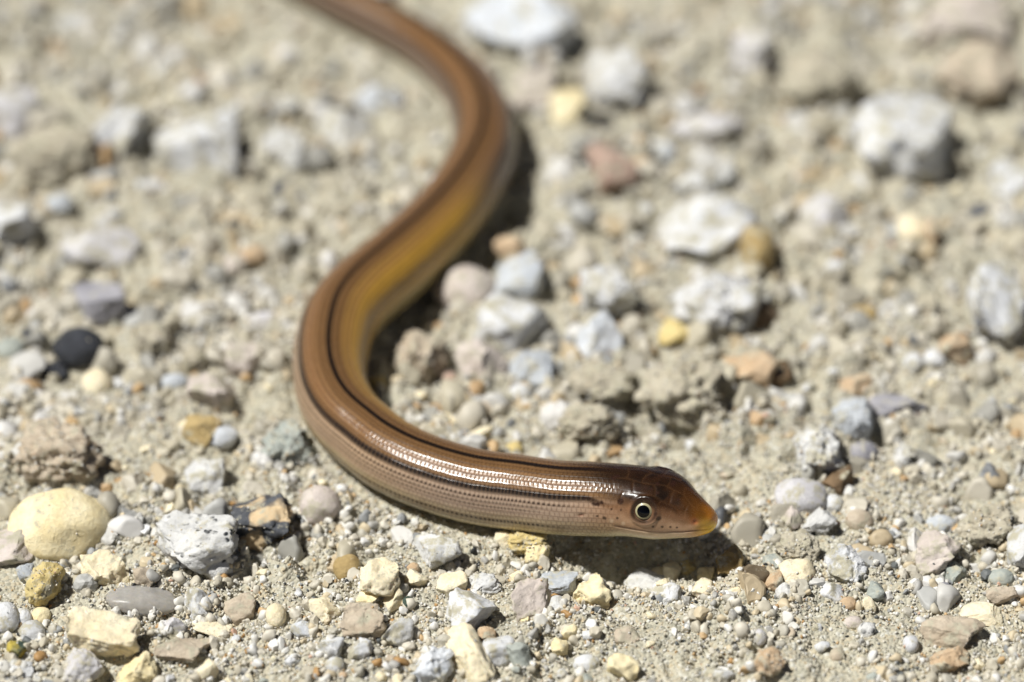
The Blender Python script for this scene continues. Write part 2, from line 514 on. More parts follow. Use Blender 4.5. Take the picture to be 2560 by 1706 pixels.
HERO = [
 # px, py, w, h, material, shape, label, options
 (150,1318,235,165,'creamy','smooth','big pale yellow rock with rounded right end beside flat tan slab',dict(yaw=12)),
 (18,1362,190,120,'pink','rock','flat tan slab tucked under the big pale yellow rock',dict(yaw=8,flat=.6)),
 (493,1372,190,140,'speck','crag','white rock with black flecks beside the dark grey cream-patched stone',{}),
 (656,1304,142,140,'dark','crag','dark grey stone with a cream patch on its face',{}),
 (255,1433,108,90,'cream','rock','pale wedge-shaped stone between yellow rock and clear grey pebble',dict(yaw=30)),
 (366,1442,62,50,'tan','chip','little tan cube-like stone behind the clear grey pebble',{}),
 (112,1464,78,104,'yellow','clod','narrow yellowish crumbly lump leaning below the big yellow rock',dict(yaw=-25)),
 (66,1440,48,58,'blue','chip','small blue grey chip touching the narrow yellowish lump',{}),
 (354,1503,165,78,'quartz','smooth','smooth translucent grey oval pebble half sunk in sand',dict(flat=.7,sink=.36)),
 (258,1592,188,120,'cream','crag','large craggy cream rock overhanging a dark hollow',dict(yaw=-10)),
 (459,1620,142,82,'tan','chip','flat layered tan stone beside the craggy cream rock',dict(yaw=15,flat=.7)),
 (528,1574,100,56,'cream','chip','pale chip lying behind the flat layered tan stone',dict(yaw=-20,flat=.7)),
 (80,1581,60,54,'white','smooth','round white pebble like a small egg, beside the green pebble',{}),
 (58,1547,42,44,'white','smooth','small rounded white pebble touching the egg-like white pebble',{}),
 (103,1540,44,40,'creamy','smooth','small yellow-cream pebble right of two white pebbles',{}),
 (12,1548,72,74,'white','smooth','white pebble with smooth domed top next to small white pebbles',{}),
 (47,1630,56,56,'green','rock','dark green pebble with a yellow patch',{}),
 (496,1508,66,76,'white','crag','rough white stone right of the clear grey pebble',{}),
 (600,1523,78,66,'tan','rock','angular tan stone near the rough white stone',dict(yaw=20)),
 (690,1540,46,58,'cream','smooth','upright cream pebble between tan and bluish stones',{}),
 (757,1571,60,46,'bluew','chip','bluish white chip beside the upright cream pebble',{}),
 (432,1571,60,52,'lilac','crag','pinkish grey lumpy stone behind the layered tan stone',{}),
 (520,1678,48,62,'cream','chip','cream block standing below the layered tan stone',{}),
 (343,1680,92,78,'creamy','crag','knobbly yellow-cream stone below the craggy cream rock',{}),
 (203,1674,104,82,'lilac','rock','lilac grey stone under the overhang of the craggy cream rock',{}),
 (50,1672,62,38,'white','chip','flat white chip below the dark green pebble',{}),
 (800,1262,96,92,'pink','smooth','rounded pinkish grey pebble below the lizard\'s bend',{}),
 (812,1525,78,66,'cream','crag','cream stone with rusty crack left of the crumbly tan stone',{}),
 (868,1421,64,64,'ochre','smooth','yellowish tan pebble beside the bright cream angular stone',{}),
 (946,1456,104,100,'cream','rock','bright cream angular stone with one broad smooth face',dict(yaw=-15)),
 (1033,1421,30,26,'orange','smooth','bright orange little pebble',{}),
 (1041,1452,50,40,'cream','chip','cream chunk just below the bright orange little pebble',dict(yaw=-30)),
 (1130,1467,74,52,'cream','chip','cream chip right of the bright orange little pebble',{}),
 (1092,1380,110,88,'gwhite','rock','pale grey block half cream on its left, below the lizard\'s flank',{}),
 (1208,1467,88,50,'gwhite','crag','pale grey low stone between cream chip and brownish beige stone',{}),
 (1174,1537,116,98,'white','rock','large white stone with smooth sloping face',dict(yaw=-20)),
 (1329,1504,100,98,'pink','rock','brownish beige stone under the blue grey shard',{}),
 (1395,1463,94,60,'blue','chip','blue grey shard with pale top edge',dict(yaw=-8)),
 (1480,1487,94,98,'creamy','crag','lumpy cream stone right of the blue grey shard',{}),
 (909,1562,108,82,'tan','crag','crumbly tan stone below the bright cream angular stone',{}),
 (919,1504,52,44,'creamy','chip','yellow-edged cream chip left of the dark green sliver',{}),
 (984,1507,50,52,'cream','rock','cream cube touching the dark green sliver',{}),
 (1021,1507,25,36,'green','chip','dark green sliver between cream stones',{}),
 (997,1579,80,84,'gwhite','crag','white cluster-like lump right of the crumbly tan stone',{}),
 (827,1623,58,54,'white','rock','white angular stone below the crumbly tan stone',{}),
 (902,1626,58,50,'white','chip','white notched chip under the crumbly tan stone',{}),
 (838,1664,42,42,'white','smooth','round white pebble below the white angular stone',{}),
 (1079,1667,105,96,'bluew','crag','bluish white rough stone leaning on the long cream stone',dict(yaw=-30)),
 (1168,1640,92,165,'cream','rock','long cream stone lying diagonally',dict(yaw=30,flat=.6)),
 (1245,1630,82,66,'white','rock','white block with a dark pit beside the long cream stone',dict(yaw=20)),
 (1300,1640,72,78,'gsage','chip','pale greenish white chip right of the pitted white block',{}),
 (1395,1518,40,50,'gwhite','chip','small upright grey white chip beside the lumpy cream stone',{}),
 (1310,1552,30,32,'creamy','chip','tiny yellow-cream chip on the foot of the brownish beige stone',{}),
 (1422,1579,38,30,'creamy','rock','small straw-coloured stone below the lumpy cream stone',{}),
 (1556,1677,74,68,'creamy','crag','yellowish cream rough stone alone on fine sand',{}),
 (1466,1660,62,42,'white','smooth','white low pebble left of the yellowish rough stone',{}),
 (1568,1596,58,44,'tan','crag','tan crumbly stone above the yellowish rough stone',{}),
 (1398,1620,42,44,'creamy','chip','cream chip among fine grains below the straw-coloured stone',{}),
 (1215,1592,46,36,'orange','chip','small orange tan stone between large white and long cream stones',{}),
 (1319,1352,92,62,'yellow','clod','yellow crumbly lump pressed under the lizard\'s throat',{}),
 (1343,1388,60,56,'creamy','clod','cream crumbly lump below the yellow one at the lizard\'s throat',{}),
 (1260,1352,44,42,'cream','chip','cream chip against the lizard\'s belly beside the yellow lump',{}),
 (1613,1458,98,66,'speck','chip','white stone with black flecks below the lizard\'s chin',{}),
 (1646,1437,36,36,'cream','smooth','small cream pebble on the flecked stone below the chin',{}),
 (1680,1430,44,44,'cream','rock','cream knob beside the yellow crumb below the snout',{}),
 (1721,1414,46,48,'yellow','clod','yellow crumb of packed sand below the snout',{}),
 (1660,1462,42,34,'cream','chip','cream chip below the small pebble on the flecked stone',{}),
 (1765,1436,42,38,'creamy','crag','yellow-cream knob in the shade below the snout',{}),
 (1759,1477,64,50,'cream','rock','cream angular stone in the light below the shaded knob',dict(yaw=25)),
 (1672,1492,84,58,'white','crag','white low rough stone below the flecked stone',{}),
 (1822,1405,64,78,'ochre','crag','dark ochre rock in the shadow of the snout',{}),
 (2001,1244,120,90,'lilac','smooth','pale pinkish dome-shaped stone right of the snout',{}),
 (2046,1305,88,72,'speck','crag','grey white craggy stone with black flecks under the pinkish dome',{}),
 (2086,1261,46,46,'white','smooth','small white pebble right of the pinkish dome',{}),
 (1981,1305,54,52,'pink','crag','pinkish tan crumbly stone left of the flecked craggy stone',{}),
 (2150,1302,64,46,'tan','smooth','tan rounded pebble right of the flecked craggy stone',{}),
 (1995,1373,104,74,'sand','clod','pointed clod of packed sand above the bright cream stone',{}),
 (1995,1441,84,72,'cream','rock','bright cream stone with blunt corners right of the snout shadow',{}),
 (1930,1407,64,38,'gsage','chip','greyish glassy shard beside the pointed sand clod',dict(yaw=-25)),
 (1892,1435,64,46,'smoky','rock','brownish translucent pebble in the snout shadow',{}),
 (1938,1455,54,50,'orange','chip','brown-orange three-cornered stone beside the bright cream stone',{}),
 (2118,1421,108,96,'white','crag','white craggy stone with folded surface',{}),
 (2081,1482,60,46,'white','chip','white flake below the white craggy stone',{}),
 (2120,1511,40,32,'orange','smooth','orange tan pebble below the white flake',{}),
 (2171,1518,38,40,'cream','rock','small cream block right of the orange tan pebble',{}),
 (2187,1482,42,40,'gsage','rock','small greenish grey stone below the white craggy stone',{}),
 (2341,1380,120,105,'pink','rock','pinkish brown rock with flat top',dict(yaw=10)),
 (2352,1314,72,48,'blue','smooth','smooth grey pebble on top of the pinkish brown rock',{}),
 (2384,1440,60,64,'gsage','rock','pale greenish stone with yellow face beside the pinkish brown rock',{}),
 (2361,1470,30,26,'slate','smooth','little dark purple pebble under the pale greenish stone',{}),
 (2457,1537,102,58,'cream','chip','flat cream slab with sharp edge',dict(yaw=-15,flat=.7)),
 (2505,1486,74,42,'tan','rock','low tan stone above the flat cream slab',{}),
 (2501,1447,62,44,'gsage','smooth','greenish white pebble above the low tan stone',{}),
 (2552,1363,64,115,'gwhite','rock','tall grey white stone beside the large sand clod',{}),
 (2474,1320,145,100,'sand','clod','large clod of packed sand beside the smooth grey pebble',{}),
 (2382,1590,150,84,'tan','rock','broad tan rock mostly buried in fine sand',dict(sink=.42)),
 (2375,1655,92,60,'orange','crag','orange tan stone below the buried tan rock',dict(sink=.4)),
 (1960,1479,40,38,'speck','smooth','small flecked pebble below the bright cream stone',{}),
 (1900,1594,30,36,'lilac','smooth','small upright grey pebble alone on fine sand',{}),
 (1923,1654,72,62,'orange','clod','orange tan crumbly lump on fine sand',{}),
 (1797,1688,74,46,'gwhite','crag','grey white rough stone left of the orange crumbly lump',{}),
 (2168,1577,44,36,'speck','smooth','grey flecked pebble below the small cream block',{}),
 (2277,1611,36,42,'white','smooth','upright white pebble left of the buried tan rock',{}),
 (2134,1557,48,32,'pink','smooth','flat pinkish pebble below the orange tan pebble',{}),
 (2093,1639,36,34,'tan','smooth','tan pebble among white grains in the foreground sand',{}),
 (2093,1205,76,64,'brown','rock','brown-orange stone between pinkish dome and grey clod',{}),
 (1880,922,135,100,'orange','rock','tan orange stone with a dark brown right end',dict(yaw=5)),
 (1945,935,70,56,'brown','rock','brown stone joined to the right of the tan orange stone',{}),
 (2131,1047,96,120,'blue','rock','upright blue grey stone with rounded corners',{}),
 (2236,1016,152,62,'slate','chip','long purple grey shard beside the upright blue grey stone',dict(yaw=-8,flat=.8)),
 (2389,870,84,92,'orange','rock','pear-shaped orange tan stone near the tall white boulder',{}),
 (2137,964,78,52,'orange','crag','cream-orange ragged piece on top of the upright blue stone',{}),
 (2046,1128,112,122,'gwhite','clod','grey sandy clod below the upright blue grey stone',{}),
 (2495,775,135,185,'white','crag','tall white boulder-like stone beside the pear-shaped tan stone',{}),
 (2161,788,62,44,'ochre','smooth','ochre pebble in grey sand above the cream-orange ragged piece',{}),
 (1896,790,92,62,'brown','rock','brown-sided stone with white cap right of the broad whitish stone',{}),
 (2253,1142,54,66,'gwhite','crag','grey white lump below the long purple grey shard',{}),
 (2161,1130,64,48,'slate','smooth','dark grey pebble in the gap below the upright blue stone',{}),
 (2337,898,50,44,'white','smooth','white pebble touching the pear-shaped tan stone',{}),
 (2284,908,46,44,'white','smooth','white pebble beside the one touching the pear-shaped stone',{}),
 (1164,726,145,108,'pink','smooth','smooth beige stone in the lizard\'s shadow beside its loop',{}),
 (1268,812,165,152,'white','rock','bright white angular stone inside the lizard\'s bend',dict(yaw=-25)),
 (1298,696,112,104,'blue','rock','grey stone behind the bright white angular stone',{}),
 (1203,921,122,118,'pink','rock','pinkish beige block below the bright white angular stone',{}),
 (1057,891,124,108,'tan','clod','yellowish brown clod inside the lizard\'s bend',{}),
 (1328,935,108,104,'blue','rock','grey stone with a white corner right of the pinkish beige block',{}),
 (1298,985,56,44,'white','smooth','white pebble at the foot of the grey stone',{}),
 (1126,948,36,32,'red','smooth','small salmon pink pebble beside the pinkish beige block',{}),
 (1497,845,112,112,'bluew','crag','blue grey craggy stone behind the sand clods',{}),
 (1520,726,135,112,'white','clod','whitish crumbly lump above the blue grey craggy stone',{}),
 (1509,958,155,104,'sand','clod','yellowish sand clod with dark gap on its right',{}),
 (1700,982,205,160,'sand','clod','largest sand clod, overhanging the dark hole',{}),
 (1790,760,215,150,'white','clod','broad whitish sandy stone below the yellow-ended white rock',{}),
 (1686,836,72,62,'yellow','rock','yellow stone with a white corner beside the broad whitish stone',{}),
 (1206,1025,48,42,'tan','smooth','tan pebble below the pinkish beige block',{}),
 (1115,1055,90,32,'cream','chip','cream bar-shaped chip just behind the lizard\'s neck',{}),
 (1195,1092,74,42,'cream','crag','curled cream fragment just behind the lizard\'s neck',{}),
 (1287,1121,38,34,'yellow','smooth','yellow pebble just behind the lizard\'s neck',{}),
 (944,958,40,36,'yellow','smooth','yellow pebble in the crook of the lizard\'s bend',{}),
 (1275,619,70,50,'orange','rock','tan orange stone right of the lizard\'s shadow',{}),
 (1470,1058,145,100,'sand','clod','sand clod in front of the dark hole behind the neck',{}),
 (196,870,118,92,'black','smooth','black rounded stone lying on the sand',{}),
 (140,926,66,52,'black','crag','dark broken piece beside the black rounded stone',{}),
 (252,763,120,86,'slate','rock','blue purple stone with pale streaks above the black stone',{}),
 (242,962,68,68,'cream','smooth','pale cream pebble below the black rounded stone',{}),
 (612,903,94,76,'pink','rock','pinkish beige flat-topped stone left of the lizard\'s bend',{}),
 (528,980,110,94,'pink','rock','beige stone with pale top left of the pinkish flat-topped stone',{}),
 (505,1079,90,70,'ochre','rock','tan brown stone behind the pale blue oval chip',{}),
 (552,1093,78,50,'bluew','smooth','pale blue oval chip left of the lizard\'s bend',dict(yaw=25)),
 (151,1131,205,150,'tan','clod','broad tan rock caked with sand above the big yellow rock',{}),
 (514,1192,94,90,'gwhite','rock','pale grey stone with sharp right edge above the flecked white rock',{}),
 (722,1114,122,104,'gsage','clod','greenish grey clod touching the lizard\'s bend',{}),
 (25,875,76,54,'gsage','smooth','pale pebble left of the black rounded stone',{}),
 (386,846,94,80,'sand','clod','sandy clod right of the black rounded stone',{}),
 (656,802,84,42,'lilac','smooth','flat pinkish white pebble left of the lizard\'s body',{}),
 (487,896,64,64,'sand','clod','small sand clod left of the pinkish flat-topped stone',{}),
 (435,956,64,38,'blue','smooth','flat bluish pebble left of the beige stone',{}),
 (491,367,195,185,'white','rock','large bright white stone with a dark dent',{}),
 (298,345,150,175,'white','crag','white rough stone left of the dented white stone',{}),
 (18,565,130,125,'white','rock','bright white stone beside the black hollow',{}),
 (252,630,180,98,'lilac','rock','greyish white long stone below the black hollow',{}),
 (25,292,140,135,'lilac','rock','pale pinkish grey stone behind the white rough stone',{}),
 (140,388,225,140,'sand','clod','pale sand clod left of the white rough stone',{}),
 (150,512,66,52,'blue','smooth','blue grey pebble at the black hollow',{}),
 (708,378,96,92,'gwhite','rock','grey white stone right of the dented white stone',{}),
 (862,338,135,112,'gwhite','crag','mottled grey stone inside the tail loop',{}),
 (948,245,112,70,'bluew','rock','pale blue grey stone inside the tail loop',{}),
 (589,663,54,50,'pink','smooth','pinkish pebble beside orange pebbles left of the body',{}),
 (633,637,62,50,'orange','smooth','orange pebble left of the lizard\'s body',{}),
 (1305,78,275,190,'bluew','rock','big blue white rock beside the lizard\'s tail',{}),
 (1333,228,104,120,'pink','rock','pinkish stone right of the tail loop',{}),
 (1417,283,80,90,'creamy','rock','yellow-cream stone right of the pinkish stone',{}),
 (1551,210,150,150,'white','clod','whitish caked lump right of the big blue white rock',{}),
 (1525,430,105,120,'red','chip','salmon brown slab lying diagonally in grey sand',dict(yaw=35)),
 (1468,414,44,48,'black','chip','dark purple chip at the end of the salmon brown slab',{}),
 (1603,421,54,50,'orange','smooth','bright orange pebble beside the salmon brown slab',{}),
 (1768,323,175,90,'lilac','rock','long pale lilac stone far behind the head',{}),
 (1884,145,115,150,'lilac','rock','pale lilac pink upright stone in the background',{}),
 (1726,466,92,90,'gwhite','rock','whitish stone above the white rock with the warm-lit end',{}),
 (1656,386,58,54,'bluew','smooth','bluish white pebble near the bright orange pebble',{}),
 (2249,371,230,205,'white','crag','large white block with warm-lit ochre end',{}),
 (2346,352,62,110,'ochre','rock','ochre warm-light piece on right end of the large white block',{}),  # ochre colour stands in for warm light on the block's right side
 (2050,205,185,135,'sand','clod','pale sand clod right of the lilac pink stone',{}),
 (2518,462,100,95,'white','rock','white stone right of the large white block',{}),
 (2285,577,90,76,'cream','smooth','cream pebble with orange end below the large white block',{}),
 (2328,580,44,60,'orange','smooth','orange end piece of the cream pebble below the white block',{}),
 (2058,548,112,112,'lilac','smooth','greyish lilac rounded stone left of the cream pebble',{}),
 (1775,586,240,150,'white','rock','broad white rock with a warm-lit yellow end',{}),
 (1893,622,80,118,'ochre','smooth','yellow warm-light piece at the end of the broad white rock',{}),  # yellow colour stands in for warm light on the rock's right end
 (2444,200,205,150,'tan','clod','tan sandy clod in the far right background',{}),
 (2400,60,220,120,'pink','rock','pinkish brown rock farthest behind on the right',{}),
 (2092,676,56,52,'white','smooth','white pebble between the warm-lit yellow end and the cream pebble',{}),
 (594,729,22,22,'glint','smooth','tiny glinting crystal pebble left of the lizard\'s body',dict(sink=.1)),  # extra crystal, added so the sun makes a blurred bright spot
]
for i, (px, py, w, h, mat, kind, label, opt) in enumerate(HERO):
    put_stone(i, px, py, w, h, mat, kind, label, **opt)

# small pebbles that only their place tells apart: shared meshes
small_kinds = [('white','crag','small loose white pebble lying on the sand'), ('cream','chip','small loose cream stone chip lying on the sand'),
               ('tan','rock','small loose tan stone lying on the sand'), ('blue','smooth','small loose blue grey pebble lying on the sand'),
               ('orange','smooth','small loose orange tan pebble lying on the sand'), ('gsage','rock','small loose sage grey stone lying on the sand')]
small_w = [.36, .40, .14, .02, .03, .05]
small_mesh = {}
for k, (mat, kind, lab) in enumerate(small_kinds):
    small_mesh[k] = []
    for q in range(4):
        g = np.random.default_rng(90 + 10 * k + q)
        me, _ = rock_mesh('small_' + NAME[kind], 3000 + 10 * k + q, (1.0, g.uniform(.7, .95), g.uniform(.55, .85)), kind, 3)
        me.materials.append(M[mat]); small_mesh[k].append(me)
n_small = 300 - len(HERO) if len(HERO) < 300 else 0
tries = made = 0
while made < n_small and tries < 6000:
    tries += 1
    px, py = rng.uniform(15, 2545), 1706 - 1650 * rng.uniform(0, 1) ** 1.7
    size = rng.uniform(22, 42)
    p = at_z(px, py, 0.2); m = mmpx(p); r = 0.5 * size * m
    if any(math.hypot(p[0] - a, p[1] - b) < r + c * 0.95 for a, b, c in placed): continue
    bd, lf = body_dist(np.array([p[0]]), np.array([p[1]]))
    if bd[0] < r + 0.3 or any(math.hypot(p[0] - c[0], p[1] - c[1]) < pr for c, pr, _ in PITS): continue
    k = int(rng.choice(len(small_kinds), p=small_w)); mat, kind, lab = small_kinds[k]
    me = small_mesh[k][int(rng.integers(4))]
    o = bpy.data.objects.new(NAME[kind], me); COL.objects.link(o)
    o.scale = (size * m,) * 3
    z = gz_mean(p[0], p[1], 0.6 * r) + 0.22 * r
    p = at_z(px, py, z)
    o.location = Vector(p * MM); o.rotation_euler = (rng.uniform(-.3, .3), rng.uniform(-.3, .3), rng.uniform(0, 6.28))
    noun, tint = {'smooth': 'pebble', 'crag': 'stone', 'chip': 'chip', 'rock': 'stone'}[kind], {'blue': 'blue grey', 'gsage': 'sage grey', 'orange': 'orange tan'}.get(mat, mat)
    order = sorted(range(len(HERO)), key=lambda q: math.hypot(placed[q][0] - p[0], placed[q][1] - p[1]))
    for q in order:
        lab = 'small %s %s near the %s' % (tint, noun, HERO[q][6].split(',')[0])
        if len(lab.split()) <= 16: break
    tag(o, lab, 'pebble' if kind == 'smooth' else 'stone', 'small ' + tint + ' stones scattered on the sand')
    placed.append((p[0], p[1], r)); made += 1

# ------------------------------------------------------------------ loose grains and gravel: uncountable
def scatter(name, label, pts, scales, n_shapes, seed, sub, kind_jit, mat='grain'):
    g = np.random.default_rng(seed)
    src = bpy.data.collections.new(name + '_shapes')       # not linked to the scene
    for q in range(n_shapes):
        v, f = ico(sub); v = v.copy()
        for _ in range(7):
            n = g.normal(size=3); n /= np.linalg.norm(n); d = g.uniform(.42, .82)
            v -= np.maximum(v @ n - d, 0)[:, None] * n
        v *= (1 + g.normal(0, kind_jit, len(v)))[:, None]
        v *= np.array([1, g.uniform(.65, 1), g.uniform(.55, .9)])
        me = mesh_np('grain', v * 0.5 * MM, f, smooth=(q % 3 != 0)); me.materials.append(M[mat])
        src.objects.link(bpy.data.objects.new('grain_shape', me))
    me = bpy.data.meshes.new(name)
    me.vertices.add(len(pts)); me.vertices.foreach_set('co', (np.asarray(pts) * MM).astype(np.float32).ravel())
    a = me.attributes.new('size', 'FLOAT', 'POINT'); a.data.foreach_set('value', np.asarray(scales, np.float32))
    a = me.attributes.new('turn', 'FLOAT_VECTOR', 'POINT'); a.data.foreach_set('vector', g.uniform(0, 6.28, (len(pts), 3)).astype(np.float32).ravel())
    me.update()
    o = bpy.data.objects.new(name, me); COL.objects.link(o)
    me.materials.append(M[mat])
    ng = bpy.data.node_groups.new(name + '_nodes', 'GeometryNodeTree')
    ng.interface.new_socket('Geometry', in_out='INPUT', socket_type='NodeSocketGeometry')
    ng.interface.new_socket('Geometry', in_out='OUTPUT', socket_type='NodeSocketGeometry')
    N, L = ng.nodes, ng.links
    gi, go = N.new('NodeGroupInput'), N.new('NodeGroupOutput')
    ip = N.new('GeometryNodeInstanceOnPoints')
    ci = N.new('GeometryNodeCollectionInfo'); ci.inputs['Collection'].default_value = src
    ci.inputs['Separate Children'].default_value = True; ci.inputs['Reset Children'].default_value = True
    ip.inputs['Pick Instance'].default_value = True
    na = N.new('GeometryNodeInputNamedAttribute'); na.data_type = 'FLOAT'; na.inputs['Name'].default_value = 'size'
    nv = N.new('GeometryNodeInputNamedAttribute'); nv.data_type = 'FLOAT_VECTOR'; nv.inputs['Name'].default_value = 'turn'
    rv = N.new('FunctionNodeRandomValue'); rv.data_type = 'INT'
    for s_ in rv.inputs:
        if s_.name == 'Min' and s_.type == 'INT': s_.default_value = 0
        if s_.name == 'Max' and s_.type == 'INT': s_.default_value = n_shapes - 1
    L.new(gi.outputs[0], ip.inputs['Points']); L.new(ci.outputs[0], ip.inputs['Instance'])
    L.new([q for q in rv.outputs if q.type == 'INT'][0], ip.inputs['Instance Index'])
    e2r = N.new('FunctionNodeEulerToRotation'); L.new(nv.outputs[0], e2r.inputs[0])
    L.new(e2r.outputs[0], ip.inputs['Rotation']); L.new(na.outputs[0], ip.inputs['Scale'])
    L.new(ip.outputs[0], go.inputs[0])
    md = o.modifiers.new('scatter', 'NODES'); md.node_group = ng
    o['kind'] = 'stuff'; tag(o, label, name.replace('_', ' ').split()[-1])
    return o

DUSTY = [(at_z(a, b, 0)[:2], rx, ry) for a, b, rx, ry in ((1890,1170,6.5,6.0),(1700,1140,6.0,4.0),(2230,1230,5.0,3.5),(330,560,6,5))]
def clear_of_flats(x, y):
    w = np.ones_like(x)
    for c, rx, ry in DUSTY: w *= 1 - 0.93 * np.exp(-(((x - c[0]) / rx) ** 2 + ((y - c[1]) / ry) ** 2) ** 2)
    for c, r, d in PITS: w *= 1 - 0.97 * np.exp(-(((x - c[0]) ** 2 + (y - c[1]) ** 2) / (1.2 * r * r)) ** 2)
    return w
def ground_pts(n, lo, hi, power, keep_clear, far=(0.6, 0.32), spread=2.0, bias=0.2):
    n = int(n * 2.2)
    x = rng.uniform(-112, 112, n); y = rng.uniform(-92, 120, n)
    view = (np.abs(x) < 70) & (y > -64) & (y < 90)
    keep = (view | (rng.uniform(0, 1, n) < 0.45)) & ( rng.uniform(0, 1, n) < np.where(y < 0, 1.0, np.where(y < 25, far[0], far[1])))
    clump = perlin(x / 6, y / 6, 60.5) + 0.6 * perlin(x / 2.5, y / 2.5, 64.5)
    keep &= rng.uniform(-.35, .35, n) * spread < clump + bias
    if keep_clear: keep &= rng.uniform(0, 1, n) < clear_of_flats(x, y)
    x, y = x[keep], y[keep]
    size = lo * (hi / lo) ** (rng.uniform(0, 1, len(x)) ** power)
    if keep_clear:
        bd, lf = body_dist(x, y)
        ok = bd > np.where(size > 0.6, size * 0.5, -0.2)
        x, y, size = x[ok], y[ok], size[ok]
    i = np.clip(np.rint(np.interp(x, gx, np.arange(nx))).astype(int), 0, nx - 1)
    j = np.clip(np.rint(np.interp(y, gy, np.arange(ny))).astype(int), 0, ny - 1)
    z = GZ[j, i] + size * 0.18
    return np.column_stack([x + dx[j, i], y + dy[j, i], z]), size
fp, fs = ground_pts(300000, 0.20, 0.60, 1.6, False)
cp = np.vstack(cap_pts); cs = 0.18 * (0.42 / 0.18) ** rng.uniform(0, 1, len(cp))
scatter('sand_grains', 'fine pale sand grains covering the ground', np.vstack([fp, cp]), np.concatenate([fs, cs]), 9, 21, 1, .10)
mp, ms = ground_pts(70000, 0.45, 1.8, 2.4, True, (0.5, 0.3), 1.0, -0.12)
scatter('fine_gravel', 'fine cream and grey gravel strewn over the sand', mp, ms, 12, 22, 2, .05)

bp_, bs_ = ground_pts(9000, 1.4, 5.0, 2.0, True, (1.0, 1.0))
clear = np.ones(len(bp_), bool)
for a, b, c in placed: clear &= np.hypot(bp_[:, 0] - a, bp_[:, 1] - b) > c * 0.9
clear &= (bp_[:, 1] > -34 + rng.uniform(-12, 12, len(bp_))) | (np.abs(bp_[:, 0]) > 66) | (bp_[:, 1] < -66)
bp_[:, 2] -= 0.22 * bs_
scatter('caked_gravel', 'sand-caked gravel lumps all over the rough ground behind', bp_[clear], bs_[clear], 14, 23, 3, .035, 'caked')

# ------------------------------------------------------------------ the lizard
NA = 200
th = np.linspace(-math.pi, math.pi, NA, endpoint=False)      # 0 = middle of the back, + = the lizard's right side
T = np.gradient(C, s, axis=0); T = -T; T /= np.linalg.norm(T, axis=1)[:, None]      # towards the snout
# soften tangents at the snout so the last rings stay parallel
Tm = C[0] - C[np.searchsorted(s, 9.0)]; Tm /= np.linalg.norm(Tm)
bl = sstep(5.0, 13.0, s)[:, None]; T = T * bl + Tm * (1 - bl); T /= np.linalg.norm(T, axis=1)[:, None]
Z = np.array([0, 0, 1.0])
SIDE = np.cross(T, Z); SIDE /= np.linalg.norm(SIDE, axis=1)[:, None]           # the lizard's right
UPV = np.cross(SIDE, T)
sa = np.interp(s, [0, 1, 3, 5.5, 8, 12, 20, 400], [.95, .95, 1.0, 1.06, 1.05, 1.0, 1.0, 1.0])
sb = np.interp(s, [0, 1, 3, 5.5, 8, 12, 20, 400], [1.0, 1.0, .98, .96, .97, 1.0, 1.0, 1.0])
S2, TH = np.meshgrid(s, th, indexing='ij')
ex = 2.0 + 0.35 * sstep(14, 20, S2) * 0 + 0.25 * (1 - sstep(6, 12, S2))
ct, stn = np.cos(TH), np.sin(TH)
rr = 1.0 / (np.abs(ct) ** ex + np.abs(stn) ** ex) ** (1 / ex)
a_, b_ = (R * sa)[:, None], (R * sb)[:, None]
offx = a_ * rr * stn
offz = b_ * rr * ct
offz = np.where(ct < -0.5, offz * (1 - 0.05 * sstep(.5, 1, -ct)), offz)        # flattened belly
V = C[:, None, :] + SIDE[:, None, :] * offx[..., None] + UPV[:, None, :] * offz[..., None]
Nrm = SIDE[:, None, :] * (offx / a_)[..., None] + UPV[:, None, :] * (offz / b_)[..., None]
Nrm /= np.linalg.norm(Nrm, axis=-1)[..., None] + 1e-9

# photo pixel on the near side of the head -> (distance from snout, angle)
hx = np.array([p[0] for p in HEAD_PX[::-1]] + [1176.0, 1049.0]); 
hpts = [(x, y, w) for x, y, w in (HEAD_PX[::-1] + BODY_PX[::-1][:2])]
hs_ = []
for q in range(len(hpts)):
    tgt = spine[len(spine) - 1 - q]
    hs_.append(s[np.argmin(np.linalg.norm(C - tgt, axis=1))])
hs_ = np.array(hs_); hy = np.array([p[1] for p in hpts]); hw = np.array([p[2] for p in hpts])
def head_uv(px, py):
    o = np.argsort(hx)
    q = px
    for _ in range(6):          # the near cheek lies a little behind its ring's centre, seen from the camera
        ss = np.interp(q, hx[o], hs_[o]); yc = np.interp(q, hx[o], hy[o]); w = np.interp(q, hx[o], hw[o])
        c = np.clip((yc - py) / (0.5 * w), -1, 1); k_ = int(np.searchsorted(s, ss))
        q = min(px - SIDE[k_, 0] * R[k_] * max(math.sin(math.acos(c) - ELEV), 0) / 0.039, 1790)
    return float(ss), float(math.acos(c) - ELEV)
def zpx(zx, zy):                       # from the enlarged head study
    return 1200 + zx * 0.2975, 1050 + zy * 0.2975
Rat = lambda ss: float(np.interp(ss, s, R))
def dist_to(ss, tt, both=True, sx=1.0):
    """mm over the skin from (ss, tt), on both sides of the head"""
    r = Rat(ss)
    d1 = np.hypot((S2 - ss) * sx, r * (TH - tt))
    return np.minimum(d1, np.hypot((S2 - ss) * sx, r * (TH + tt))) if both else d1

